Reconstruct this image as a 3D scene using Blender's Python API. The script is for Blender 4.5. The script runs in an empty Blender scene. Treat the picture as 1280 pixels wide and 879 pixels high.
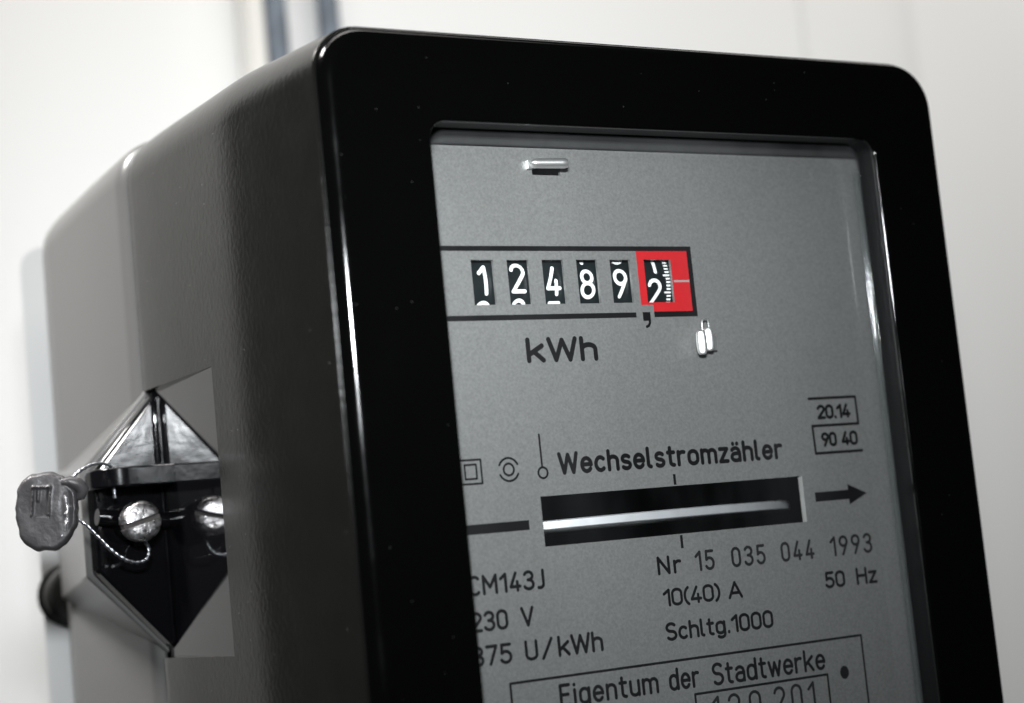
import bpy, bmesh, math, random
from mathutils import Vector, Matrix

scn = bpy.context.scene
COL = scn.collection
S = 0.001                      # everything below is written in millimetres

# ------------------------------------------------------------------ camera
CAMP = Vector((-120.06, -245.67, -83.61))
RX = Vector((0.857105, -0.505799, -0.097670))     # camera right
RY = Vector((0.026771, -0.145609, 0.988980))      # camera up
RZ = Vector((-0.514446, -0.850274, -0.111262))    # camera back
cd = bpy.data.cameras.new('camera')
cam = bpy.data.objects.new('camera', cd); COL.objects.link(cam)
m = Matrix((RX, RY, RZ)).transposed().to_4x4()
m.translation = CAMP * S
cam.matrix_world = m
cd.sensor_fit = 'HORIZONTAL'; cd.sensor_width = 36.0
cd.lens = 36.0 * 2312.9 / 1280.0
cd.clip_start = 0.01; cd.clip_end = 20.0
cd.dof.use_dof = True
cd.dof.focus_distance = 0.309
cd.dof.aperture_fstop = 12.0
scn.camera = cam

# ------------------------------------------------------------------ world and lamps
world = bpy.data.worlds.new('World'); scn.world = world; world.use_nodes = True
bg = world.node_tree.nodes['Background']
bg.inputs['Color'].default_value = (0.85, 0.92, 1.0, 1)
bg.inputs['Strength'].default_value = 0.012

def area(name, loc, target, sx, sy, power, col=(1, 1, 1), spread=None):
    ld = bpy.data.lights.new(name, 'AREA'); ld.shape = 'RECTANGLE'
    ld.size = sx * S; ld.size_y = sy * S; ld.energy = power; ld.color = col
    if spread: ld.spread = math.radians(spread)
    o = bpy.data.objects.new(name, ld); COL.objects.link(o)
    o.location = Vector(loc) * S
    d = Vector(target) - Vector(loc)
    o.rotation_euler = d.to_track_quat('-Z', 'Y').to_euler()
    return o

flash_pos = CAMP + RY * 84 + RZ * 12
area('camera_flash', flash_pos, (32, 9, -36), 46, 24, 0.148, (0.93, 0.97, 1.0), 44)
area('room_light', (250, 50, 320), (250, 225, -14), 900, 90, 1.12, (1.0, 0.982, 0.95), 88)
area('base_fill_light', (-270, 150, 380), (-5, 106, -10), 120, 120, 0.30, (1.0, 0.985, 0.965), 34)  # added fill lamp, brightens the meter base from above left

vs = scn.view_settings
vs.view_transform = 'Standard'; vs.look = 'None'; vs.exposure = 0.0; vs.gamma = 1.0
vs.use_curve_mapping = False
scn.render.engine = 'CYCLES'
scn.cycles.max_bounces = 10; scn.cycles.glossy_bounces = 6; scn.cycles.transparent_max_bounces = 16
scn.cycles.sample_clamp_indirect = 6.0

# ------------------------------------------------------------------ materials
def mat(name, base=(0.5,)*3, rough=0.5, metal=0.0, ior=1.5, spec=0.5, noise=None, bump=None, rnoise=None, coat=0.0):
    """noise=(scale, amount) colour mottling; bump=(scale, strength, distance mm, detail); rnoise=(scale, lo, hi)"""
    m = bpy.data.materials.new(name); m.use_nodes = True
    nt = m.node_tree; b = nt.nodes['Principled BSDF']
    b.inputs['Base Color'].default_value = (*base, 1)
    b.inputs['Roughness'].default_value = rough
    b.inputs['Metallic'].default_value = metal
    b.inputs['IOR'].default_value = ior
    b.inputs['Specular IOR Level'].default_value = spec
    b.inputs['Coat Weight'].default_value = coat
    tc = nt.nodes.new('ShaderNodeTexCoord')
    def nz(scale, detail=3.0):
        n = nt.nodes.new('ShaderNodeTexNoise'); n.inputs['Scale'].default_value = scale
        n.inputs['Detail'].default_value = detail
        nt.links.new(tc.outputs['Object'], n.inputs['Vector']); return n
    if noise:
        n = nz(noise[0], noise[2] if len(noise) > 2 else 3.0)
        r = nt.nodes.new('ShaderNodeMapRange')
        r.inputs['From Min'].default_value = 0.25; r.inputs['From Max'].default_value = 0.75
        r.inputs['To Min'].default_value = 1 - noise[1]; r.inputs['To Max'].default_value = 1 + noise[1]
        nt.links.new(n.outputs['Fac'], r.inputs['Value'])
        mx = nt.nodes.new('ShaderNodeMix'); mx.data_type = 'RGBA'; mx.blend_type = 'MULTIPLY'
        mx.inputs['Factor'].default_value = 1.0
        mx.inputs['A'].default_value = (*base, 1)
        nt.links.new(r.outputs['Result'], mx.inputs['B'])
        nt.links.new(mx.outputs['Result'], b.inputs['Base Color'])
    if bump:
        n = nz(bump[0], bump[3] if len(bump) > 3 else 2.0)
        bp = nt.nodes.new('ShaderNodeBump'); bp.inputs['Strength'].default_value = bump[1]
        bp.inputs['Distance'].default_value = bump[2] * S
        nt.links.new(n.outputs['Fac'], bp.inputs['Height'])
        nt.links.new(bp.outputs['Normal'], b.inputs['Normal'])
    if rnoise:
        n = nz(rnoise[0], 5.0)
        r = nt.nodes.new('ShaderNodeMapRange')
        r.inputs['From Min'].default_value = 0.3; r.inputs['From Max'].default_value = 0.7
        r.inputs['To Min'].default_value = rnoise[1]; r.inputs['To Max'].default_value = rnoise[2]
        nt.links.new(n.outputs['Fac'], r.inputs['Value'])
        nt.links.new(r.outputs['Result'], b.inputs['Roughness'])
    return m

def dusty(m, scale, thresh, col=(0.55, 0.55, 0.52), amount=0.7):
    """sparse dust specks on a surface"""
    nt = m.node_tree; b = nt.nodes['Principled BSDF']
    tc = nt.nodes.new('ShaderNodeTexCoord')
    v = nt.nodes.new('ShaderNodeTexVoronoi'); v.inputs['Scale'].default_value = scale
    nt.links.new(tc.outputs['Object'], v.inputs['Vector'])
    lt = nt.nodes.new('ShaderNodeMath'); lt.operation = 'LESS_THAN'; lt.inputs[1].default_value = thresh
    nt.links.new(v.outputs['Distance'], lt.inputs[0])
    sp = nt.nodes.new('ShaderNodeSeparateColor'); nt.links.new(v.outputs['Color'], sp.inputs[0])
    g = nt.nodes.new('ShaderNodeMath'); g.operation = 'GREATER_THAN'; g.inputs[1].default_value = 0.62
    nt.links.new(sp.outputs[0], g.inputs[0])
    mu = nt.nodes.new('ShaderNodeMath'); mu.operation = 'MULTIPLY'
    nt.links.new(lt.outputs[0], mu.inputs[0]); nt.links.new(g.outputs[0], mu.inputs[1])
    m2 = nt.nodes.new('ShaderNodeMath'); m2.operation = 'MULTIPLY'; m2.inputs[1].default_value = amount
    nt.links.new(mu.outputs[0], m2.inputs[0])
    mx = nt.nodes.new('ShaderNodeMix'); mx.data_type = 'RGBA'
    src = b.inputs['Base Color']
    if src.is_linked: nt.links.new(src.links[0].from_socket, mx.inputs['A'])
    else: mx.inputs['A'].default_value = src.default_value
    mx.inputs['B'].default_value = (*col, 1)
    nt.links.new(m2.outputs[0], mx.inputs['Factor'])
    nt.links.new(mx.outputs['Result'], src)
    return m

M = {}
M['frame'] = dusty(mat('polished_black_bakelite', (0.0012, 0.0012, 0.0012), 0.08, ior=1.5, rnoise=(90, 0.05, 0.15), bump=(220, 0.02, 0.3)), 420, 0.05, amount=0.045)
M['cover'] = dusty(mat('satin_black_bakelite', (0.0075, 0.0076, 0.0066), 0.2, ior=1.7, bump=(1050, 0.26, 0.12, 2.0), rnoise=(160, 0.19, 0.23)), 340, 0.05, amount=0.15)
M['base'] = mat('smooth_black_base_bakelite', (0.108, 0.106, 0.104), 0.28, ior=1.65, bump=(140, 0.05, 0.3))
M['gloss'] = mat('mirror_black_bakelite', (0.004, 0.004, 0.005), 0.035, ior=2.1, bump=(150, 0.03, 0.25))
M['ear'] = mat('polished_black_ear_bakelite', (0.003, 0.003, 0.0035), 0.07, ior=1.6, bump=(160, 0.06, 0.3, 3.0))
M['eartop'] = mat('satin_black_ear_bakelite', (0.004, 0.004, 0.005), 0.15, ior=1.38, bump=(170, 0.22, 0.3, 4.0))
M['inside'] = mat('dark_interior', (0.02, 0.02, 0.02), 0.6)
M['lip'] = mat('matte_black_lip', (0.003, 0.003, 0.0035), 0.42, spec=0.14)
M['gap_strip'] = mat('painted_gap_grey', (0.022, 0.022, 0.0215), 0.6, noise=(300, 0.3))  # even grey painted for the dim gap above the face plate
M['plate'] = mat('silver_painted_plate', (0.30, 0.30, 0.295), 0.46, metal=0.55, noise=(2600, 0.16, 2.0), bump=(2200, 0.12, 0.03, 2.0), rnoise=(22, 0.41, 0.52))
M['ink'] = mat('black_print', (0.006, 0.006, 0.0065), 0.75, spec=0.08)
M['ink_thin'] = mat('black_stamped_print', (0.014, 0.014, 0.015), 0.75, spec=0.08)
M['red'] = mat('red_print', (0.50, 0.014, 0.019), 0.45, noise=(900, 0.05))
M['grey_line'] = mat('grey_print', (0.30, 0.29, 0.29), 0.5)
M['drum'] = mat('dark_number_drum', (0.008, 0.012, 0.013), 0.35, noise=(300, 0.3))
M['white'] = mat('white_numeral_print', (0.86, 0.87, 0.86), 0.5, noise=(700, 0.04))
M['alu'] = mat('brushed_aluminium', (0.60, 0.61, 0.63), 0.6, metal=0.5, bump=(1500, 0.15, 0.04), rnoise=(500, 0.5, 0.68))
M['tin'] = mat('bright_tinned_metal', (0.92, 0.92, 0.91), 0.34, metal=0.9, bump=(800, 0.12, 0.06))
M['screw'] = mat('worn_nickel_screw', (0.74, 0.72, 0.72), 0.30, metal=1.0, bump=(900, 0.9, 0.25, 4.0), rnoise=(700, 0.18, 0.5))
M['slot'] = mat('dark_screw_slot', (0.06, 0.055, 0.052), 0.6, metal=0.6)  # darker tone for the bottom of the screw slot
M['lead'] = mat('dull_lead', (0.085, 0.081, 0.084), 0.5, metal=0.4, noise=(320, 0.3, 5.0), bump=(520, 0.6, 0.35, 5.0), rnoise=(260, 0.36, 0.62))
M['wire'] = mat('galvanised_wire', (0.62, 0.64, 0.68), 0.28, metal=1.0, bump=(1500, 0.2, 0.05))
M['crimp'] = mat('bright_crimped_lead', (0.5, 0.49, 0.5), 0.35, metal=0.8, bump=(900, 0.8, 0.3, 4.0))
M['wall'] = mat('white_wall_paint', (0.80, 0.80, 0.795), 0.55, noise=(6, 0.02), bump=(500, 0.05, 0.2))
M['board'] = mat('matte_white_board', (0.70, 0.70, 0.695), 0.9, spec=0.1, noise=(30, 0.03))
M['cream'] = mat('cream_plastic', (0.77, 0.755, 0.715), 0.45, noise=(12, 0.03))
M['conduit'] = mat('steel_blue_conduit', (0.16, 0.185, 0.22), 0.45, metal=0.1, noise=(90, 0.5, 4.0))
M['whiteplastic'] = mat('white_plastic', (0.80, 0.80, 0.79), 0.4, noise=(20, 0.02))
M['rubber'] = mat('black_rubber', (0.012, 0.012, 0.011), 0.6, noise=(80, 0.2))
M['pale_metal'] = mat('pale_lit_metal', (0.62, 0.62, 0.6), 0.4, metal=0.4)  # pale tone paints the lit slot edge, shared with the magnet

def glass_mat(name, tint=(0.965, 0.975, 0.97), rough=0.0, haze=(0.0, 0.0)):
    m = bpy.data.materials.new(name); m.use_nodes = True; nt = m.node_tree; nt.nodes.clear()
    out = nt.nodes.new('ShaderNodeOutputMaterial'); mx = nt.nodes.new('ShaderNodeMixShader')
    fr = nt.nodes.new('ShaderNodeFresnel'); fr.inputs['IOR'].default_value = 1.5
    tr = nt.nodes.new('ShaderNodeBsdfTransparent'); tr.inputs['Color'].default_value = (*tint, 1)
    gl = nt.nodes.new('ShaderNodeBsdfGlossy'); gl.inputs['Roughness'].default_value = rough
    # same reflectance from either side of the thin sheet
    ge = nt.nodes.new('ShaderNodeNewGeometry'); mr = nt.nodes.new('ShaderNodeMapRange')
    mr.inputs['To Min'].default_value = 1.5; mr.inputs['To Max'].default_value = 1/1.5
    nt.links.new(ge.outputs['Backfacing'], mr.inputs['Value']); nt.links.new(mr.outputs['Result'], fr.inputs['IOR'])
    nt.links.new(fr.outputs[0], mx.inputs[0]); nt.links.new(tr.outputs[0], mx.inputs[1])
    nt.links.new(gl.outputs[0], mx.inputs[2])
    # pale diffuse film painted in for soft reflections on the glass
    df = nt.nodes.new('ShaderNodeBsdfDiffuse'); df.inputs['Color'].default_value = (0.75, 0.77, 0.8, 1)
    tc = nt.nodes.new('ShaderNodeTexCoord'); mp_ = nt.nodes.new('ShaderNodeMapping')
    mp_.inputs['Scale'].default_value = (1.0, 1.0, 0.35); mp_.inputs['Rotation'].default_value = (0, 0.5, 0)
    nz = nt.nodes.new('ShaderNodeTexNoise'); nz.inputs['Scale'].default_value = 55; nz.inputs['Detail'].default_value = 6
    nt.links.new(tc.outputs['Object'], mp_.inputs['Vector']); nt.links.new(mp_.outputs['Vector'], nz.inputs['Vector'])
    r2 = nt.nodes.new('ShaderNodeMapRange'); r2.inputs['From Min'].default_value = 0.35; r2.inputs['From Max'].default_value = 0.7
    r2.inputs['To Min'].default_value = haze[0]; r2.inputs['To Max'].default_value = haze[1]
    nt.links.new(nz.outputs['Fac'], r2.inputs['Value'])
    m3 = nt.nodes.new('ShaderNodeMixShader'); nt.links.new(r2.outputs['Result'], m3.inputs[0])
    nt.links.new(mx.outputs[0], m3.inputs[1]); nt.links.new(df.outputs[0], m3.inputs[2])
    nt.links.new(m3.outputs[0], out.inputs['Surface'])
    return m
M['glass'] = glass_mat('clear_window_glass', haze=(0.0015, 0.016))
M['glass_edge'] = glass_mat('glass_border_painted_sheen', haze=(0.014, 0.04))  # stronger haze paints the pale reflection band along the border
M['bead'] = glass_mat('clear_moulded_bead', (0.93, 0.95, 0.95), 0.06)

# ------------------------------------------------------------------ mesh helpers
class MB:
    """collects geometry in mm"""
    def __init__(s): s.v = []; s.f = []
    def add(s, vs, fs):
        k = len(s.v); s.v += [tuple(x) for x in vs]; s.f += [tuple(i + k for i in f) for f in fs]
    def box(s, x0, x1, y0, y1, z0, z1):
        s.add([(x0,y0,z0),(x1,y0,z0),(x1,y1,z0),(x0,y1,z0),(x0,y0,z1),(x1,y0,z1),(x1,y1,z1),(x0,y1,z1)],
              [(0,3,2,1),(4,5,6,7),(0,1,5,4),(1,2,6,5),(2,3,7,6),(3,0,4,7)])
    def loft(s, rings, closed=True, cap0=False, cap1=False, skip=None):
        n = len(rings[0]); k = len(s.v)
        for r in rings: s.v += [tuple(p) for p in r]
        for i in range(len(rings) - 1):
            for j in range(n if closed else n - 1):
                if skip and skip(i, j): continue
                a = k + i*n + j; b = k + i*n + (j+1) % n
                s.f.append((a, b, b + n, a + n))
        if cap0: s.f.append(tuple(k + j for j in range(n))[::-1])
        if cap1: s.f.append(tuple(k + (len(rings)-1)*n + j for j in range(n)))
    def tube(s, path, rad, n=10, caps=True):
        path = [Vector(p) for p in path]; rings = []
        t0 = (path[1] - path[0]).normalized()
        up = Vector((0,0,1)) if abs(t0.z) < 0.9 else Vector((1,0,0))
        u = t0.cross(up).normalized()
        for i, p in enumerate(path):
            a = path[max(i-1,0)]; b = path[min(i+1,len(path)-1)]
            t = (b - a).normalized(); u = (u - t*u.dot(t)).normalized(); w = t.cross(u)
            r = rad(i/(len(path)-1)) if callable(rad) else rad
            rings.append([p + (u*math.cos(q) + w*math.sin(q))*r for q in [2*math.pi*k/n for k in range(n)]])
        s.loft(rings, True, caps, caps)
    def build(s, name, mt, parent=None, smooth=None, bevel=None, seg=2, recalc=True):
        me = bpy.data.meshes.new(name)
        me.from_pydata([(x*S, y*S, z*S) for x, y, z in s.v], [], s.f)
        if recalc:
            bm = bmesh.new(); bm.from_mesh(me)
            bmesh.ops.recalc_face_normals(bm, faces=bm.faces); bm.to_mesh(me); bm.free()
        me.materials.append(mt); me.update()
        if smooth is not None:
            for p in me.polygons: p.use_smooth = True
            me.set_sharp_from_angle(angle=math.radians(smooth))
        o = bpy.data.objects.new(name, me); COL.objects.link(o)
        if parent: 
            o.parent = parent
            o.matrix_parent_inverse = Matrix()
        if bevel:
            md = o.modifiers.new('bevel', 'BEVEL'); md.width = bevel*S; md.segments = seg
            md.limit_method = 'ANGLE'; md.angle_limit = math.radians(40)
            md.harden_normals = False
        return o

def tag(o, label, cat, group=None, kind=None):
    if label: o['label'] = label
    if cat: o['category'] = cat
    if group: o['group'] = group
    if kind: o['kind'] = kind
    return o
def empty(name, label, cat, group=None):
    o = bpy.data.objects.new(name, None); COL.objects.link(o)
    o.empty_display_size = 0.02
    return tag(o, label, cat, group)

def arcpts(cx, cy, rx, ry, a0, a1, n=14):
    return [(cx + rx*math.cos(math.radians(a0 + (a1-a0)*i/n)), cy + ry*math.sin(math.radians(a0 + (a1-a0)*i/n))) for i in range(n+1)]

def rring(Y, x0, x1, z0, z1, r, zb=(), nc=9):
    """rounded rectangle ring in the XZ plane, starting bottom of the left side"""
    P = [(x0, z0 + r)] + [(x0, z) for z in zb] + [(x0, z1 - r)]
    P += arcpts(x0 + r, z1 - r, r, r, 180, 90, nc)[1:]
    P += arcpts(x1 - r, z1 - r, r, r, 90, 0, nc)
    P += arcpts(x1 - r, z0 + r, r, r, 0, -90, nc)
    P += arcpts(x0 + r, z0 + r, r, r, -90, -180, nc)[:-1]
    return [(x, Y, z) for x, z in P]

# ------------------------------------------------------------------ the setting: white wall behind
WY = 222.0
wl = MB(); wl.box(-104, 640, WY, WY + 14, -330, 330)
tag(wl.build('wall', M['wall']), None, None, kind='structure')['label'] = 'white painted wall behind the meter'
# vertical trim board at the right with a rounded nose
tr = MB()
prof = [(290, WY - .5), (300, WY - 2.2), (310, WY - 3.2), (320, WY - 3.6), (328, WY - 3.4), (334, WY - 2.6), (338, WY - 1.5), (341, WY - .5)]
tr.loft([[(x, y, z) for x, y in prof] for z in (-320, 320)], False)
tag(tr.build('wall_trim_board', M['whiteplastic'], smooth=35), 'blurred white trim board on the wall at the right of the meter', 'trim board')
# cream trunking and two steel blue conduits at the top left
ct = MB(); ct.box(82.6, 87.6, WY - 11, WY - 1, -300, 300)
tag(ct.build('cable_trunking', M['cream'], bevel=1.2), 'blurred narrow cream trunking left of the blue conduits', 'trunking')
for x0, x1, lab in ((88.9, 95.6, 'blurred steel blue conduit on the wall nearest the cream trunking'),
                    (105.6, 112.0, 'blurred steel blue conduit touching the meter corner outline, farther from the trunking')):
    c = MB(); cx = (x0 + x1)/2; r = (x1 - x0)/2
    c.tube([(cx, WY - 7, z) for z in range(-300, 301, 20)], r, 20)
    co = empty('conduit_pipe', lab, 'conduit', 'steel blue conduits on the wall')
    c.build('pipe', M['conduit'], co, smooth=40)
    for z in (-120, 62.0 if cx > 100 else 250):
        k = MB(); k.loft([[(cx + (r + .8)*math.cos(a), WY - 7 + (r + .8)*math.sin(a), zz) for a in [2*math.pi*i/20 for i in range(20)]] for zz in (z - 120, z - 114)], True, True, True)
        k.build('clip', M['conduit'], co, smooth=40)

# white mounting plate behind the meter, with a black knob
mp = MB()
mp.loft([rring(137, -7.5, 133, -200.8, -8, 5.2), rring(140, -3.5, 129, -198, -12, 5.2)], True, True, True)
tag(mp.build('mounting_plate', M['board'], smooth=35), 'white mounting plate edge showing behind the back of the meter', 'plate')
kn = empty('plate_knob', 'black round rubber knob behind the meter, below the lead seal', 'knob')
def disc_rings(c, axis_y, prof, n=28):
    return [[(c[0] + r*math.cos(2*math.pi*i/n), y, c[2] + r*math.sin(2*math.pi*i/n)) for i in range(n)] for y, r in prof]
k = MB(); k.loft(disc_rings((-2.0, 0, -81.9), 1, [(136.8, 5.6), (133.5, 6.0), (132, 6.5), (131.6, 6.5), (131.1, 6.0), (130.9, 5.0)]), True, True, True)
k.build('head', M['rubber'], kn, smooth=40)
k = MB(); k.loft(disc_rings((-2.0, 0, -81.9), 1, [(137.2, 6.6), (136.9, 6.6)]), True, True, True)
k.build('washer', M['rubber'], kn, smooth=40)

# ------------------------------------------------------------------ the electricity meter
meter = empty('electricity_meter', 'black single phase electricity meter with grey face plate, number drums and side seal', 'electricity meter')
W_ = 125.0; ZB = -172.0
NZ0, NZ1 = -95.0, -46.5           # seal notch in the left flank
NY = 45.0

# --- cover (tapered flanks with a notch on the left)
prof = [(2.7, -1.0), (2.5, 0.46), (2.58, 0.54), (2.7, 0.55), (3.2, 0.595), (10, 1.2), (18, 1.93), (26, 2.66), (29, 2.91), (31.5, 3.08), (34, 3.19),
        (36.5, 3.25), (40, 3.29), (45, 3.33), (52, 3.40), (59, 3.50), (66, 3.58), (71, 3.60), (76, 3.57), (77.6, 3.53), (78.6, 3.42), (79.3, 3.1), (79.8, 2.5)]
zb = (NZ0, -82.0, -70.0, -58.0, NZ1)
rings = [rring(y, -o, W_ + o, ZB, 0 + o*0.62, 8.2 + o*0.5, zb) for y, o in prof]
iy = [i for i, p in enumerate(prof) if p[0] == NY][0]
c = MB()
c.loft(rings, True, False, False, skip=lambda i, j: (i >= iy and 1 <= j <= 4))
cover = c.build('cover', M['cover'], meter, smooth=50)
# the notch: polished floor, roof and bottom ledge
def floor_x(y): return -3.2 + (y - NY)/(76.0 - NY)*1.15
n = MB()
n.add([(floor_x(NY), NY, NZ0), (floor_x(NY), NY, NZ1), (floor_x(79), 79, NZ1), (floor_x(79), 79, NZ0)], [(0,1,2,3)])
n.build('notch_floor', M['gloss'], cover)
for z in (NZ0, NZ1):
    n = MB()
    up = [(-o, y, z) for y, o in prof[iy:]]
    dn = [(floor_x(min(y, 79)), y, z) for y, o in prof[iy+1:]][::-1]
    n.add(up + dn, [tuple(range(len(up + dn)))])
    n.build('notch_ledge', M['gloss'], cover)

# --- base behind the groove
bprof = [(79.8, 2.3, 1.2), (81.0, 2.3, 1.2), (81.5, 3.1, 1.8), (82.6, 3.65, 2.2), (85, 3.95, 2.2), (105, 4.6, 0.4), (124, 5.1, -1.6), (128, 5.1, -2.2), (130, 4.5, -3.2), (130.8, 3.4, -4.6)]
b = MB()
b.loft([rring(y, -o, W_ + o, ZB, oz, 9.0) for y, o, oz in bprof], True, False, True)
base = b.build('base', M['base'], meter, smooth=50)
# tapering gusset that carries the ear
ZC = -69.9
g = MB()
def gring(y, xi, xo, hi, ho): return [(xi, y, ZC - hi), (xo, y, ZC - ho), (xo, y, ZC + ho), (xi, y, ZC + hi)]
g.loft([gring(79.3, -1.9, -15.4, 24.2, 9.0), gring(79.9, -1.9, -16.2, 24.6, 9.4), gring(125.5, -4.2, -6.9, 13.6, 12.6), gring(126.3, -4.2, -6.2, 13.2, 12.2)], True, True, True)
g.build('ear_gusset', M['base'], base, smooth=30, bevel=0.5)
# --- the sealing ear
e = MB()
e.loft([gring(76.0, -1.6, -15.0, 24.0, 8.7), gring(79.1, -1.6, -15.4, 24.1, 9.0)], True, True, True)
ear = e.build('sealing_ear', M['ear'], meter, smooth=30, bevel=0.45)
tp = MB()
tp.loft([[(-2.0, 75.9, -61.0), (-14.2, 75.9, -61.0), (-3.6, 75.9, -48.4), (-2.0, 75.9, -46.9)], [(-2.0, 75.3, -61.0), (-13.6, 75.3, -61.0), (-3.4, 75.42, -49.0), (-2.0, 75.45, -47.6)]], True, True, True)
tp.build('ear_top_plate', M['eartop'], ear, bevel=0.12)
# ribs flanking the inner corner
r_ = MB(); r_.tube([(-2.9, 75.35, z) for z in (-61, -57, -53, -49.5, -48.2)], lambda t: 0.62 if t < 0.9 else 0.4, 12)
r_.build('corner_rib', M['ear'], ear, smooth=60)
r2_ = MB(); r2_.tube([(-2.35, 75.7, -64 - k*1.9) for k in range(16)], lambda t: 0.34 + .06*math.sin(t*70), 10)
r2_.build('corner_rib', M['ear'], ear, smooth=60)
# shelf with rounded outer corner
sh = MB(); YS = 68.6
pl = [(-1.7, 76.2), (-1.7, YS)] + [(-16.2 + 5.6 + 5.6*math.cos(math.radians(a)), YS + 5.6 + 5.6*math.sin(math.radians(a))) for a in range(270, 179, -10)] + [(-16.2, 76.2)]
sh.loft([[(x, y, z) for x, y in pl] for z in (-64.2, -60.7)], True, True, True)
shelf = sh.build('seal_shelf', M['eartop'], ear, smooth=40, bevel=0.35)
# screw boss and screw
SC = (-8.9, 0, -70.5)
bo = MB(); bo.loft(disc_rings(SC, 1, [(76.1, 3.2), (72.6, 3.0), (72.3, 2.7), (70.9, 2.6)], 32), True, False, True)
bo.build('screw_boss', M['ear'], ear, smooth=40)
# round bar added beside the screw to catch a horizontal glint
gd = MB(); gd.tube([(x, 74.6, -69.0 - .12*(x + 15)) for x in (-15.2, -14.8, -12, -9, -6, -2.2)], 1.5, 20)
gd.build('glint_bar', M['ear'], ear, smooth=60)
sw = MB(); R = 3.6; ang = math.radians(14); hw = 0.48
def screw_half(sgn):
    P = []; n = 26; a0 = math.asin(hw/R)
    for i in range(n + 1):
        a = a0 + (math.pi - 2*a0)*i/n
        P.append((R*math.cos(a), R*math.sin(a)*sgn))
    rot = lambda p, k, y: (SC[0] + (p[0]*math.cos(ang) - (p[1])*math.sin(ang))*k, y, SC[2] + (p[0]*math.sin(ang) + p[1]*math.cos(ang))*k)
    cen = (0, hw*sgn)
    rr = []
    for y, k in ((71.0, 1.0), (69.4, 1.0), (68.8, 0.955), (68.35, 0.80), (68.15, 0.55)):
        rr.append([rot((p[0]*k, hw*sgn + (p[1] - hw*sgn)*k), 1, y) for p in P])
    sw.loft(rr, True, True, True)
screw_half(1); screw_half(-1)
screw = sw.build('seal_screw', M['screw'], meter, smooth=35)
so = MB(); so.loft(disc_rings(SC, 1, [(71.0, 3.45), (69.2, 3.45)], 24), True, True, True)
so.build('screw_slot', M['slot'], screw)

# --- front frame (bezel) with the window opening
XI0, XI1, ZT, ZW = 17.86, 108.83, -14.76, -150.0
fr = MB()
outer = []
for y, o in ((5.2, -1.2), (2.6, -0.35), (2.3, 0.0)) : outer.append(rring(y, -o, W_ + o, ZB, o, 8.0))
rb = 2.3
for a in range(10, 91, 10):
    q = math.radians(a)
    ins = rb*(1 - math.cos(q)); y = rb + 0.2 - rb*math.sin(q) - 0.2*a/90
    outer.append(rring(y, ins, W_ - ins, ZB + ins, -ins, 8.0 - ins*0.6))
inner = []
ri = 0.55
for a in range(0, 91, 15):
    q = math.radians(a)
    out = ri*(1 - math.sin(q)); y = ri*(1 - math.cos(q))
    inner.append(rring(y, XI0 - out, XI1 + out, ZW - out, ZT + out, 3.0 + out))
inner.append(rring(0.8, XI0, XI1, ZW, ZT, 3.0))
fr.loft(outer + inner, True)
frame = fr.build('front_frame', M['frame'], meter, smooth=50)

lw = MB()
lw.loft([rring(0.8, XI0, XI1, ZW, ZT, 3.0), rring(4.3, XI0 - .05, XI1 + .05, ZW, ZT + .05, 3.0), rring(4.6, XI0 - .3, XI1 + .3, ZW, ZT + .3, 3.2), rring(4.9, XI0 - .3, XI1 + .3, ZW, ZT + .3, 3.2), rring(5.0, XI0 - 14, XI1 + 13, ZW - 8, ZT + 11, 3.0)], True)
lw.build('window_lip', M['lip'], frame, smooth=40)
gk = MB(); gk.box(8, 118, 8.2, 8.9, -16.2, -10)
gk.build('top_gap_strip', M['gap_strip'], meter, bevel=0.2)  # added strip, its grey stands in for the dim gap
# --- window pane: main sheet with a moulded border step
def sheet(mb, x0, x1, z0, z1, y): mb.add([(x0,y,z0),(x1,y,z0),(x1,y,z1),(x0,y,z1)], [(0,1,2,3)])
pn = MB()
R0 = rring(5.15, 10, 118, -158, -8, 2); R1 = rring(5.15, 13, 103.6, -154, -17.7, 2.5)
R2 = rring(5.2, 13.3, 103.3, -153.7, -18.0, 2.3)
pn.loft([R1, R2], True, False, True)
pane = pn.build('window_pane', M['glass'], meter, smooth=20)
pb = MB(); pb.loft([R0, R1], True)
pb.build('pane_border', M['glass_edge'], pane)
# clear moulded beads along the right edge of the pane
for x, y, r in ((109.9, 6.6, 0.42), (111.1, 7.1, 0.34), (108.9, 6.2, 0.20)):
    bd = MB(); bd.tube([(x, y, z) for z in (-150, -120, -90, -60, -40, -19.2)], r, 14)
    bd.build('pane_bead', M['bead'], pane, smooth=60)
# dark inner lining behind the face plate
ln = MB()
ln.loft([rring(5.6, 4, 121, -160, -4, 4), rring(66, 4, 121, -160, -4, 4)], True, False, True)
ln.build('inner_case', M['inside'], meter)

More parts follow.
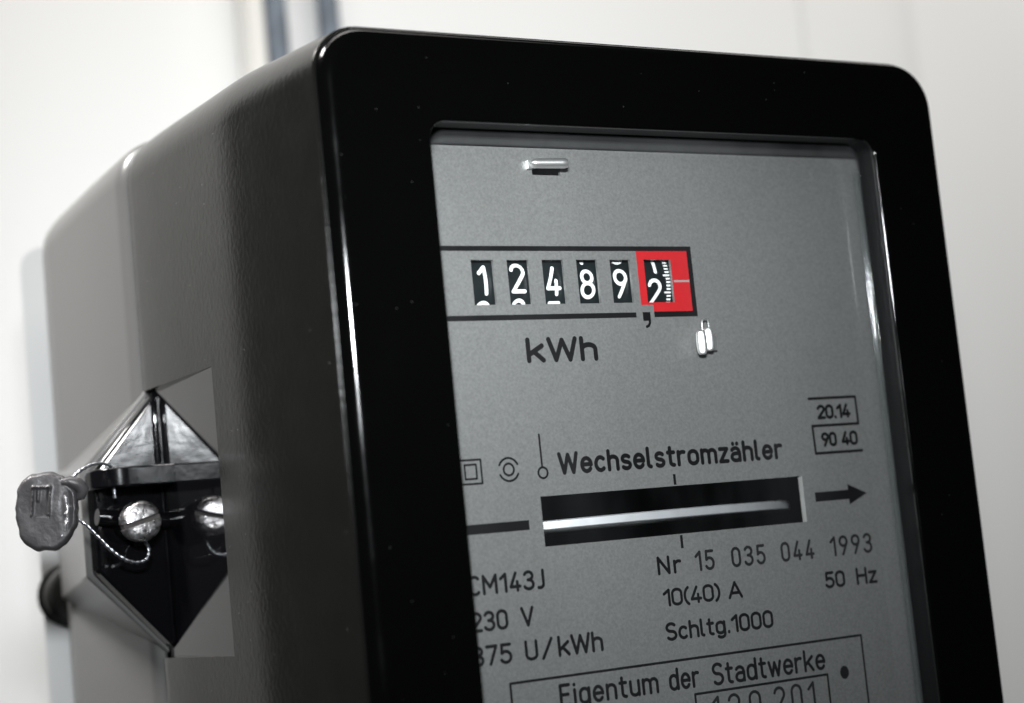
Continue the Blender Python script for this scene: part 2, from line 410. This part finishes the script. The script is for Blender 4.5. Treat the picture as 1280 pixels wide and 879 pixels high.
# ------------------------------------------------------------------ face plate with real openings
YP = 9.0
WIN = [(27.95 + 6.74*i, 32.1 + 6.74*i) for i in range(5)] + [(61.9, 67.5)]
WZ0, WZ1 = -42.6, -35.2
SLOT = (36.65, 90.95, -82.08, -74.0)
PIN = (41.3, 46.8, -20.9, -19.3)
holes = [(a, b_, WZ0, WZ1) for a, b_ in WIN] + [SLOT, PIN]
def holed_sheet(x0, x1, z0, z1, holes, y, depth, cut=None):
    mb = MB()
    xs = sorted({x0, x1} | {h[0] for h in holes if x0 < h[0] < x1} | {h[1] for h in holes if x0 < h[1] < x1})
    zs = sorted({z0, z1} | {h[2] for h in holes if z0 < h[2] < z1} | {h[3] for h in holes if z0 < h[3] < z1})
    for i in range(len(xs)-1):
        for j in range(len(zs)-1):
            cx = (xs[i]+xs[i+1])/2; cz = (zs[j]+zs[j+1])/2
            if any(h[0] < cx < h[1] and h[2] < cz < h[3] for h in holes): continue
            if cut and cut(cx, cz): continue
            mb.add([(xs[i],y,zs[j]),(xs[i+1],y,zs[j]),(xs[i+1],y,zs[j+1]),(xs[i],y,zs[j+1])], [(0,1,2,3)])
    if depth:
        for h in holes:
            a,b_,c_,d_ = h
            mb.add([(a,y,c_),(b_,y,c_),(b_,y,d_),(a,y,d_),(a,y+depth,c_),(b_,y+depth,c_),(b_,y+depth,d_),(a,y+depth,d_)],
                   [(0,1,5,4),(1,2,6,5),(2,3,7,6),(3,0,4,7)])
    return mb
fp = holed_sheet(12, 116, -150, -16.35, holes, YP, 0.55)
fp.add([(12,YP,-16.35),(116,YP,-16.35),(116,YP+.55,-16.35),(12,YP+.55,-16.35)], [(0,1,2,3)])
plate = fp.build('face_plate', M['plate'], meter, recalc=False)
# right end of the rotor slot, light on the edge put into its pale colour
ce = MB(); ce.box(90.75, 90.93, YP + .03, YP + .9, -82.06, -74.02)
ce.build('lit_slot_edge', M['pale_metal'], plate)

# ------------------------------------------------------------------ stroke lettering (engraving-style alphabet)
A = arcpts
def stad(x0, x1, y0, y1):
    r = (x1-x0)/2; cx = (x0+x1)/2
    return A(cx, y1-r*1.1, r, r*1.1, 0, 180, 12) + A(cx, y0+r*1.1, r, r*1.1, 180, 360, 12) + [(x1, y1-r*1.1)]
G = {
 '0': (.48, [stad(0,.48,0,1)]),
 '1': (.26, [[(0,.76),(.26,1)],[(.26,1),(.26,0)]]),
 '2': (.48, [A(.24,.75,.24,.25,165,-35,14)+[(0,0)], [(0,0),(.48,0)]]),
 '3': (.47, [A(.23,.765,.22,.235,155,-90,14)+[(.19,.53)], A(.22,.265,.25,.265,95,-155,16)]),
 '4': (.50, [[(.30,1),(0,.22)],[(0,.22),(.50,.22)],[(.36,.50),(.36,0)]]),
 '5': (.46, [[(.44,1),(.05,1)],[(.05,1),(.03,.53)],[(.03,.53)]+A(.21,.31,.25,.31,110,-150,16)]),
 '7': (.46, [[(0,1),(.46,1)],[(.46,1),(.14,0)]]),
 '8': (.50, [A(.25,.765,.215,.235,-90,270,22), A(.25,.265,.25,.265,90,450,24)]),
 '9': (.48, [A(.24,.74,.24,.26,-30,330,24), A(.24,.74,.24,.26,0,-32,6)+[(.16,0)]]),
 'A': (.56, [[(0,0),(.28,1)],[(.28,1),(.56,0)],[(.1,.30),(.46,.30)]]),
 'C': (.46, [A(.24,.74,.24,.26,35,180,10)+A(.24,.26,.24,.26,180,325,10)]),
 'E': (.42, [[(0,0),(0,1)],[(0,1),(.42,1)],[(0,.53),(.36,.53)],[(0,0),(.42,0)]]),
 'H': (.50, [[(0,0),(0,1)],[(.5,0),(.5,1)],[(0,.53),(.5,.53)]]),
 'J': (.30, [[(.30,1),(.30,.24)]+A(.10,.22,.20,.22,0,-115,10)]),
 'M': (.66, [[(0,0),(0,1)],[(0,1),(.33,.35)],[(.33,.35),(.66,1)],[(.66,1),(.66,0)]]),
 'N': (.52, [[(0,0),(0,1)],[(0,1),(.52,0)],[(.52,0),(.52,1)]]),
 'S': (.48, [A(.24,.755,.235,.245,35,262,14)+A(.24,.255,.24,.255,82,-145,14)]),
 'U': (.50, [[(0,1),(0,.25)]+A(.25,.25,.25,.25,180,360,14)+[(.5,1)]]),
 'V': (.54, [[(0,1),(.27,0)],[(.27,0),(.54,1)]]),
 'W': (.82, [[(0,1),(.19,0)],[(.19,0),(.41,.95)],[(.41,.95),(.63,0)],[(.63,0),(.82,1)]]),
 'a': (.42, [A(.20,.50,.20,.20,150,20,10)+[(.42,.45),(.42,0)], [(.42,.40),(.19,.40)]+A(.19,.20,.19,.20,90,270,12)+[(.30,.0),(.42,.10)]]),
 'c': (.40, [A(.22,.35,.22,.35,48,312,18)]),
 'd': (.44, [stad(0,.42,0,.7), [(.44,1),(.44,0)]]),
 'e': (.44, [[(.05,.37),(.40,.37)], A(.22,.36,.22,.34,-3,180,14)+A(.22,.34,.22,.34,180,322,12)[1:]]),
 'g': (.44, [stad(0,.42,0,.7), [(.44,.7),(.44,-.08)]+A(.23,-.08,.21,.20,0,-140,10)]),
 'h': (.42, [[(0,0),(0,1)], [(0,.42)]+A(.21,.47,.21,.22,180,0,12)+[(.42,0)]]),
 'i': (.06, [[(.03,0),(.03,.7)],[(.03,.95),(.03,.97)]]),
 'k': (.44, [[(0,0),(0,1)],[(.42,.70),(.0,.27)],[(.16,.43),(.44,0)]]),
 'l': (.16, [[(0,1),(0,.14)]+A(.13,.14,.13,.14,180,265,6)]),
 'm': (.72, [[(0,0),(0,.7)], [(0,.45)]+A(.18,.49,.18,.20,180,0,10)+[(.36,0)], [(.36,.45)]+A(.54,.49,.18,.20,180,0,10)+[(.72,0)]]),
 'n': (.42, [[(0,0),(0,.7)], [(0,.42)]+A(.21,.47,.21,.22,180,0,12)+[(.42,0)]]),
 'o': (.44, [stad(0,.44,0,.7)]),
 'r': (.30, [[(0,0),(0,.7)], [(0,.40)]+A(.22,.44,.22,.25,180,70,8)]),
 's': (.38, [A(.19,.53,.18,.17,35,262,12)+A(.19,.175,.19,.175,82,-145,12)]),
 't': (.30, [[(.11,.95),(.11,.16)]+A(.27,.16,.16,.16,180,275,8), [(0,.70),(.30,.70)]]),
 'u': (.42, [[(0,.7),(0,.22)]+A(.21,.22,.21,.22,180,360,12), [(.42,.7),(.42,0)]]),
 'w': (.62, [[(0,.7),(.15,0)],[(.15,0),(.31,.66)],[(.31,.66),(.47,0)],[(.47,0),(.62,.7)]]),
 'z': (.38, [[(0,.7),(.38,.7)],[(.38,.7),(0,0)],[(0,0),(.38,0)]]),
 '(': (.18, [A(.36,.48,.36,.62,118,242,12)]),
 ')': (.18, [A(-.18,.48,.36,.62,62,-62,12)]),
 '/': (.36, [[(0,-.05),(.36,1.03)]]),
 '.': (.06, [[(.03,.0),(.03,.03)]]),
 ' ': (.30, []),
}
G['ä'] = (G['a'][0], G['a'][1] + [[(.10,.94),(.10,.96)],[(.32,.94),(.32,.96)]])

def ribbon(pts, w):
    """flat stroke with round ends -> (verts2d, faces)"""
    P = [Vector(p) for p in pts]; Q = [P[0]]
    for p in P[1:]:
        if (p - Q[-1]).length > 1e-4: Q.append(p)
    P = Q
    n = len(P); L = []; Rr = []
    closed = (P[0] - P[-1]).length < w*0.2 and n > 6
    for i in range(n):
        if closed: a = P[i-1] if i > 0 else P[-2]; b = P[i+1] if i < n-1 else P[1]
        else: a = P[max(i-1,0)]; b = P[min(i+1,n-1)]
        t = (b - a).normalized(); nn = Vector((-t.y, t.x))
        L.append(P[i] + nn*w/2); Rr.append(P[i] - nn*w/2)
    vs = []; fs = []
    for i in range(n): vs += [L[i], Rr[i]]
    for i in range(n-1): fs.append((2*i, 2*i+1, 2*i+3, 2*i+2))
    if not closed:
        for end in (0, 1):
            p = P[0] if end == 0 else P[-1]; q = P[1] if end == 0 else P[-2]
            d = (p - q).normalized(); a0 = math.atan2(d.y, d.x)
            k = len(vs); ring = [p + Vector((math.cos(a0 + math.pi*(j/8 - .5)), math.sin(a0 + math.pi*(j/8 - .5))))*w/2 for j in range(9)]
            vs += ring; fs.append(tuple(range(k, k + 9)))
    return vs, fs

def text_strokes(s, x0, x1, cap, gap=0.2):
    """stroke polylines (mm, origin at baseline) for string s fitted between the two x limits"""
    tot = sum(G[ch][0] for ch in s) + gap*(len(s)-1)
    k = (x1 - x0)/tot; x = 0; out = []
    for ch in s:
        for st in G[ch][1]: out.append([(x0 + (x + px)*k, py*cap) for px, py in st])
        x += G[ch][0] + gap
    return out

LETN = 0
def put_strokes(name, strokes, w, zbase, mt, parent, y=YP):
    mb = MB()
    for i, st in enumerate(strokes):
        vs, fs = ribbon(st, w)
        yy = y - 0.012 - 0.004*(i % 5)
        mb.add([(v.x, yy, zbase + v.y) for v in vs], fs)
    return mb.build(name, mt, parent, recalc=False)
def text(s, x0, x1, zb, cap, w, mt=None, gap=0.2):
    w *= 1.24; x0 += w/2; x1 -= w/2
    return put_strokes('lettering', [[(p[0], p[1] + w/2) for p in st] for st in text_strokes(s, x0, x1, cap - w, gap)], w, zb, mt or M['ink'], plate)

text('kWh', 36.7, 50.6, -52.3, 4.25, 0.68, gap=.20)
text('Wechselstromzähler', 40.6, 87.3, -70.8, 3.75, 0.57, gap=.24)
text('CM143J', 21.9, 35.9, -88.75, 3.25, 0.44, gap=.26)
text('230', 21.6, 28.45, -94.4, 3.25, 0.44, gap=.22)
text('V', 30.8, 33.3, -94.4, 3.25, 0.44)
text('375', 21.2, 28.6, -99.75, 3.3, 0.44, gap=.22)
text('U', 30.95, 33.4, -99.75, 3.3, 0.44)
text('/', 34.0, 36.3, -99.75, 3.3, 0.44)
text('kWh', 37.1, 45.8, -99.75, 3.4, 0.46, gap=.18)
text('Nr', 58.0, 63.0, -88.6, 3.15, 0.44, gap=.3)
T = M['ink_thin']
text('15', 65.8, 69.9, -88.65, 3.5, 0.42, T, .36)
text('035', 73.5, 80.9, -88.65, 3.5, 0.42, T, .36)
text('044', 84.3, 91.8, -88.65, 3.5, 0.42, T, .36)
text('1993', 95.4, 105.2, -88.65, 3.6, 0.42, T, .36)
text('50', 93.4, 98.0, -94.1, 3.0, 0.44)
text('Hz', 100.6, 105.5, -94.1, 3.1, 0.44)
text('10(40)', 58.5, 70.4, -93.9, 3.0, 0.42, gap=.18)
text('A', 72.0, 75.1, -93.9, 3.0, 0.42)
text('Schltg.1000', 58.3, 81.0, -99.55, 3.1, 0.44, gap=.2)
text('Eigentum', 36.5, 55.8, -107.7, 3.75, 0.46, gap=.24)
text('der', 57.9, 64.2, -107.7, 3.75, 0.46, gap=.24)
text('Stadtwerke', 66.8, 91.4, -107.9, 3.85, 0.46, gap=.22)
text('120', 66.0, 76.5, -114.2, 4.7, 0.42, T, .5)
text('201', 79.2, 88.3, -114.2, 4.7, 0.42, T, .4)
text('20.14', 96.0, 103.8, -64.25, 2.65, 0.46, gap=.18)
text('90', 96.3, 99.9, -69.2, 2.65, 0.46, gap=.18)
text('40', 100.9, 104.8, -69.2, 2.65, 0.46, gap=.18)

def lines(name, segs, w, mt=None):
    return put_strokes(name, segs, w, 0, mt or M['ink'], plate)
def bars(name, rects, mt, y=YP, parent=None, step=0.0):
    mb = MB()
    for i, (a, b_, c_, d_) in enumerate(rects):
        mb.box(a, b_, y - 0.02 - step*i, y - 0.001, c_, d_)
    return mb.build(name, mt, parent or plate)
# printed frame round the counter, red decimal field, comma
bars('counter_frame', [(14, 71.1, -33.72, -32.9), (71.1, 72.05, -45.15, -32.9), (14, 59.2, -45.15, -44.28), (62.95, 71.1, -45.15, -44.2)], M['ink'])
rf = holed_sheet(60.45, 71.1, -44.2, -33.72, [(61.9, 67.5, WZ0, WZ1), (60.0, 62.95, -44.3, -43.02)], YP - 0.012, 0)
rf.build('red_field', M['red'], plate, recalc=False)
bars('red_field_mark', [(67.75, 71.05, -39.15, -38.8)], M['grey_line'], YP - 0.014)
bars('decimal_comma', [(60.55, 62.1, -45.75, -44.25)], M['ink'])
put_strokes('decimal_comma', [[(61.8, -45.4), (61.85, -46.1), (61.55, -46.6), (61.15, -46.75)]], 0.5, 0, M['ink'], plate)
# window with a fine pale border for the red drum
# symbols
ring = lambda cx, cz, r, a0=0, a1=360, n=28: A(cx, cz, r, r, a0, a1, n)
lines('class_symbol', [ring(31.25, -69.3, .95), ring(31.25, -69.3, 1.85, 25, 155, 16), ring(31.25, -69.3, 1.85, 205, 335, 16)], .36)
lines('pendulum_symbol', [ring(37.6, -70.2, .88), [(37.55, -69.3), (37.52, -64.0)]], .36)
sqr = lambda x0, x1, z0, z1: [[(x0,z0),(x1,z0)],[(x1,z0),(x1,z1)],[(x1,z1),(x0,z1)],[(x0,z1),(x0,z0)]]
lines('insulation_symbol', sqr(22.4, 26.2, -71.2, -67.4) + sqr(23.2, 25.3, -70.4, -68.15), .33)
bars('slot_mark', [(63.2, 63.72, -73.8, -72.0), (63.28, 63.8, -84.5, -82.3)], M['ink'])
bars('index_bar', [(14, 34.05, -79.15, -77.6)], M['ink'])
ar = MB(); yy = YP - .015
ar.add([(93.4,yy,-78.75),(101.1,yy,-78.75),(101.1,yy,-77.1),(93.4,yy,-77.1)], [(0,1,2,3)])
ar.add([(101.1,yy,-79.75),(105.4,yy,-77.95),(101.1,yy,-76.1)], [(0,1,2)])
ar.build('rotation_arrow', M['ink'], plate, recalc=False)
lines('approval_mark', [[(94.5,-60.45),(105.3,-60.45)],[(105.3,-60.45),(105.35,-65.35)],[(105.35,-65.35),(94.6,-65.35)],[(94.6,-65.35),(94.7,-70.25)],[(94.7,-70.25),(105.5,-70.25)]], .5)
lines('owner_box', [[(27.7,-102.85),(100.1,-102.85)],[(100.1,-102.85),(100.1,-122)],[(27.7,-102.85),(27.7,-122)],[(27.7,-122),(100.1,-122)]], .42)
lines('number_box', [[(62.9,-108.75),(91.5,-108.75)],[(91.5,-108.75),(91.5,-116.5)],[(62.9,-108.75),(62.9,-116.5)],[(62.9,-116.5),(91.5,-116.5)]], .42)
dt = MB(); dt.add([(95.4 + 1.0*math.cos(a), YP - .02, -108.85 + 1.15*math.sin(a)) for a in [2*math.pi*i/24 for i in range(24)]], [tuple(range(24))])
dt.build('rivet_dot', M['ink'], plate, recalc=False)

# ------------------------------------------------------------------ number drums behind the windows
DR = 9.45; DY = YP + 0.9 + DR; DZC = -38.9
PITCH = 2*math.pi*DR/10
def drum_pt(x, arc, lift=0.0):
    """arc = mm along the drum upward from the middle"""
    a = arc/DR; r = DR + lift
    return (x, DY - r*math.cos(a), DZC + r*math.sin(a))
drums = [('1', 0.55), ('2', 0.85), ('4', 0.32), ('8', -0.26), ('9', -0.22), ('2', -1.95)]
for i, ((a, b_), (ch, off)) in enumerate(zip(WIN, drums)):
    mb = MB()
    xl, xr = (a - 0.25, b_ + 1.4)
    if i == 5: xl, xr = a - 0.2, b_ + 1.3
    mb.loft([[(x, DY - rr*math.cos(t), DZC + rr*math.sin(t)) for t in [2*math.pi*k/64 for k in range(64)]] for x, rr in ((xl, DR - .25), (xl + .2, DR), (xr - .2, DR), (xr, DR - .25))], True, True, True)
    d = mb.build('number_drum', M['drum'], meter, smooth=30)
    num = int(ch)
    for dn in range(-2, 3):
        q = (num + dn) % 10
        if q == 6: continue                      # never comes into view
        st = text_strokes(str(q), 0, 1, 1.0, 0.2)
        gw = G[str(q)][0]
        cap = 5.1; w = 0.66; gl = MB()
        cx = (a + b_)/2 + 0.35 - (0.75 if i == 5 else 0)
        wid = 2.55*gw/0.5 - w*0.35
        for li, s_ in enumerate(st):
            # densify so that strokes follow the drum
            pts = []
            for p0, p1 in zip(s_[:-1], s_[1:]):
                for k in range(6): pts.append((p0[0] + (p1[0]-p0[0])*k/6, p0[1] + (p1[1]-p0[1])*k/6))
            pts.append(s_[-1])
            pts = [(cx - wid/2 + p[0]*wid, (p[1] - .5)*(cap - w) + off - dn*PITCH) for p in pts]
            vs, fs = ribbon(pts, w)
            gl.add([drum_pt(v.x, v.y, 0.02 + 0.006*li) for v in vs], fs)
        gl.build('numeral', M['white'], d, recalc=False)
    if i == 5:
        tk = MB()
        for k in range(-14, 15):
            arc = k*PITCH/10 + off + 0.1
            lg = 1.35 if (k % 10 in (0, 5)) else 0.85
            xr_ = b_ + 0.15
            vs = [(xr_ - lg, arc - .15), (xr_, arc - .15), (xr_, arc + .15), (xr_ - lg, arc + .15)]
            tk.add([drum_pt(x, z, .025) for x, z in vs], [(0,1,2,3)])
        tk.build('tenth_scale', M['white'], d, recalc=False)

# ------------------------------------------------------------------ rotor disc behind the slot
rd = MB(); DC = (66.0, 62.0); RD = 50.0
zt, zl = -77.75, -79.35
rd.loft([[(DC[0] + r*math.cos(t), DC[1] + r*math.sin(t), z) for t in [2*math.pi*k/160 for k in range(160)]]
         for r, z in ((RD - 14, zl), (RD - .25, zl), (RD, zl + .2), (RD, zt - .2), (RD - .25, zt), (RD - 14, zt))], True, True, True)
rotor = rd.build('rotor_disc', M['alu'], meter, smooth=40)
mk = MB(); mk.box(34, 72, 20, 42, -96, -84.2)
mk.build('brake_magnet', M['pale_metal'], meter, bevel=1.0)

# ------------------------------------------------------------------ bright tabs on the face plate
tb = MB()
rr = []
for k in range(13):
    q = k/12; x = 40.6 + 6.3*q; y = YP - .5 - 1.9*q; r = .92*math.sqrt(max(.03, 1 - max(0, (.12 - q)/.12)**2)) * (1 if q < .98 else .8)
    rr.append([(x - .3*math.cos(t), y - r*1.1*math.cos(t), -19.1 + r*.95*math.sin(t) - .25*q) for t in [2*math.pi*a_/16 for a_ in range(16)]])
tb.loft(rr, True, True, True)
tb.box(40.2, 41.5, YP - .9, YP - .02, -20.0, -18.6)
tb.build('holding_tab', M['tin'], meter, smooth=50)
t2 = MB()
hn = Vector((-.58, -.81, .03)).normalized(); hx = Vector((.81, -.58, 0)).normalized()
for cx, cz, hh in ((70.75, -50.0, 2.1), (72.35, -49.5, 2.0)):
    rr = []; cc = Vector((cx, YP - 2.0, cz))
    for k in range(13):
        a_ = -math.pi/2 + math.pi*k/12
        sc = max(.05, abs(math.cos(a_)))**.32
        rr.append([tuple(cc + hx*(.92*sc*math.cos(t)) + hn*(.35*sc*math.sin(t)) + Vector((0, 0, hh*math.sin(a_)))) for t in [2*math.pi*b2/16 for b2 in range(16)]])
    t2.loft(rr, True, True, True)
t2.box(71.4, 74.6, YP - 1.2, YP - .05, -51.3, -48.6)
clip = t2.build('spring_clip', M['tin'], meter, smooth=60)
lp = MB(); lp.tube([(71.7, 7.6, -48.2), (71.6, 7.5, -47.2), (71.65, 7.5, -46.3), (72.0, 7.5, -45.9), (72.6, 7.5, -45.8), (73.0, 7.5, -46.1), (73.1, 7.6, -46.8), (73.2, 7.7, -47.8)], .16, 8)
lp.build('clip_loop', M['tin'], clip, smooth=60)

# ------------------------------------------------------------------ lead seal on twisted wire
seal = empty('lead_seal', 'dull grey stamped lead seal hanging on twisted wire at the meter side', 'lead seal')
SCN = Vector((-26.0, 68.0, -67.6))
n_ = Vector((-0.50, -0.86, -0.02)).normalized()
u_ = (Vector((0.11, 0, 1)) - n_*Vector((0.11, 0, 1)).dot(n_)).normalized()
r_ = u_.cross(n_) * -1
if r_.x < 0: r_ = -r_
rnd = random.Random(7)
ph = [rnd.uniform(0, 6.28) for _ in range(6)]
def outline(t):
    c, s_ = math.cos(t), math.sin(t)
    e = 2.5
    r = 1/((abs(c)/5.2)**e + (abs(s_)/6.9)**e)**(1/e)
    r *= 1 + .03*math.sin(2*t + ph[0]) + .022*math.sin(3*t + ph[1]) + .018*math.sin(7*t + ph[2]) + .011*math.sin(13*t + ph[3]) + .006*math.sin(23*t)
    if -2.1 < t - 2*math.pi < -1.2 or 4.3 < t < 4.9: r *= 1 + .05*math.exp(-((t - 4.55)/.09)**2)
    return r
def relief(x, y):
    h = 0
    # stamped frame: two raised strokes and a cross bar in a slightly sunk field
    X, Y = x + 0.7, y - 1.6
    def seg(px, py, x0, y0, x1, y1):
        dx, dy = x1-x0, y1-y0; t = max(0, min(1, ((px-x0)*dx + (py-y0)*dy)/(dx*dx + dy*dy)))
        return math.hypot(px - x0 - t*dx, py - y0 - t*dy)
    for s_ in ((-1.55, -2.3, -1.35, 2.4), (1.35, -2.2, 1.4, 2.5), (-1.35, 2.4, 1.4, 2.5), (-.5, .2, -.45, 2.2)):
        d = seg(X, Y, *s_); h += .34*math.exp(-(d/.26)**2)
    if abs(X) < 1.4 and -2.6 < Y < 2.4: h -= .16
    h += .10*math.sin(x*.9 + .5)*math.sin(y*.7 + 1.2)
    h -= .5*math.exp(-(((x - 3.9)/.8)**2 + ((y - .3)/4.2)**2))
    return h
sb = MB(); NT, NR = 120, 40; TH = 1.75
def sp(x, y, h): return SCN + r_*x + u_*y + n_*h
rings_ = []
for k in range(1, NR + 1):
    q = k/NR; rr = []
    for i in range(NT):
        t = 2*math.pi*i/NT; r = outline(t)*q; x, y = r*math.cos(t), r*math.sin(t)
        edge = max(0, (q - .86)/.14)
        rr.append(sp(x, y, TH*math.sqrt(max(0, 1 - edge**2.4)) * (1 - .1*q*q) + relief(x, y)*(1 - edge)))
    rings_.append(rr)
for k in range(NR - 1, 0, -4):
    q = k/NR; rr = []
    for i in range(NT):
        t = 2*math.pi*i/NT; r = outline(t)*q; edge = max(0, (q - .72)/.28)
        rr.append(sp(r*math.cos(t), r*math.sin(t), -TH*.9*math.sqrt(max(0, 1 - edge**2.4))))
    rings_.append(rr)
sb.loft(rings_, True, True, True)
body = sb.build('seal_body', M['lead'], seal, smooth=70)
# curled lip where the wire enters, and the crimped edge
cl = MB()
cl.tube([sp(2.6, 4.9, 1.2), sp(3.9, 5.0, 1.0), sp(5.2, 4.6, .4), sp(6.0, 3.6, -.1), sp(5.6, 2.6, -.2), sp(4.9, 2.1, .2)], lambda t: .45 + .75*math.sin(math.pi*min(1, t*.9 + .08)), 14)
cl.build('curled_lip', M['lead'], body, smooth=70)
cr = MB(); rnd = random.Random(3)
cr.tube([sp(3.75 + .12*math.sin(k*2.2) - .02*(k - 5)**2, 2.6 - k*.62, 1.35 + .18*math.sin(k*1.7)) for k in range(12)], lambda t: .36 + .15*math.sin(t*31), 10)
cr.build('crimped_edge', M['crimp'], body, smooth=70)

def spline(P, n=14):
    P = [Vector(p) for p in P]; out = []
    for i in range(len(P)-1):
        p0 = P[max(i-1,0)]; p1 = P[i]; p2 = P[i+1]; p3 = P[min(i+2,len(P)-1)]
        for k in range(n):
            t = k/n
            out.append(.5*((2*p1) + (-p0 + p2)*t + (2*p0 - 5*p1 + 4*p2 - p3)*t*t + (-p0 + 3*p1 - 3*p2 + p3)*t**3))
    out.append(P[-1]); return out
def twisted(name, P, rad, tw, parent):
    path = spline(P); mb = MB(); strands = [[], []]; L = 0
    u = None
    for i, p in enumerate(path):
        a = path[max(i-1,0)]; b_ = path[min(i+1,len(path)-1)]; t = (b_ - a).normalized()
        if i: L += (p - path[i-1]).length
        if u is None: u = t.orthogonal().normalized()
        u = (u - t*u.dot(t)).normalized(); w = t.cross(u)
        for s_ in (0, 1):
            q = L/tw*2*math.pi + s_*math.pi
            strands[s_].append(p + (u*math.cos(q) + w*math.sin(q))*rad*.85)
    for st in strands: mb.tube(st, rad, 7)
    return mb.build(name, M['wire'], parent, smooth=70)
twisted('seal_wire', [(-23.6, 67.6, -64.0), (-21.0, 67.6, -61.9), (-19.0, 68.2, -60.7), (-17.0, 69.0, -60.0), (-15.2, 69.8, -59.9), (-13.4, 70.6, -60.4), (-12.8, 71.0, -61.6), (-12.9, 71.2, -63.5), (-12.7, 71.6, -66)], .175, 2.3, seal)
twisted('seal_wire', [(-24.4, 67.6, -68.2), (-22.6, 67.4, -68.6), (-19.8, 67.6, -70.3), (-17.6, 67.8, -72.6), (-15.2, 68.0, -75.2), (-12.8, 68.3, -77.0), (-10.6, 68.8, -77.7), (-8.7, 69.2, -77.4), (-7.8, 69.8, -76.2), (-7.6, 70.6, -75.0), (-7.5, 72.6, -74.0)], .175, 2.3, seal)
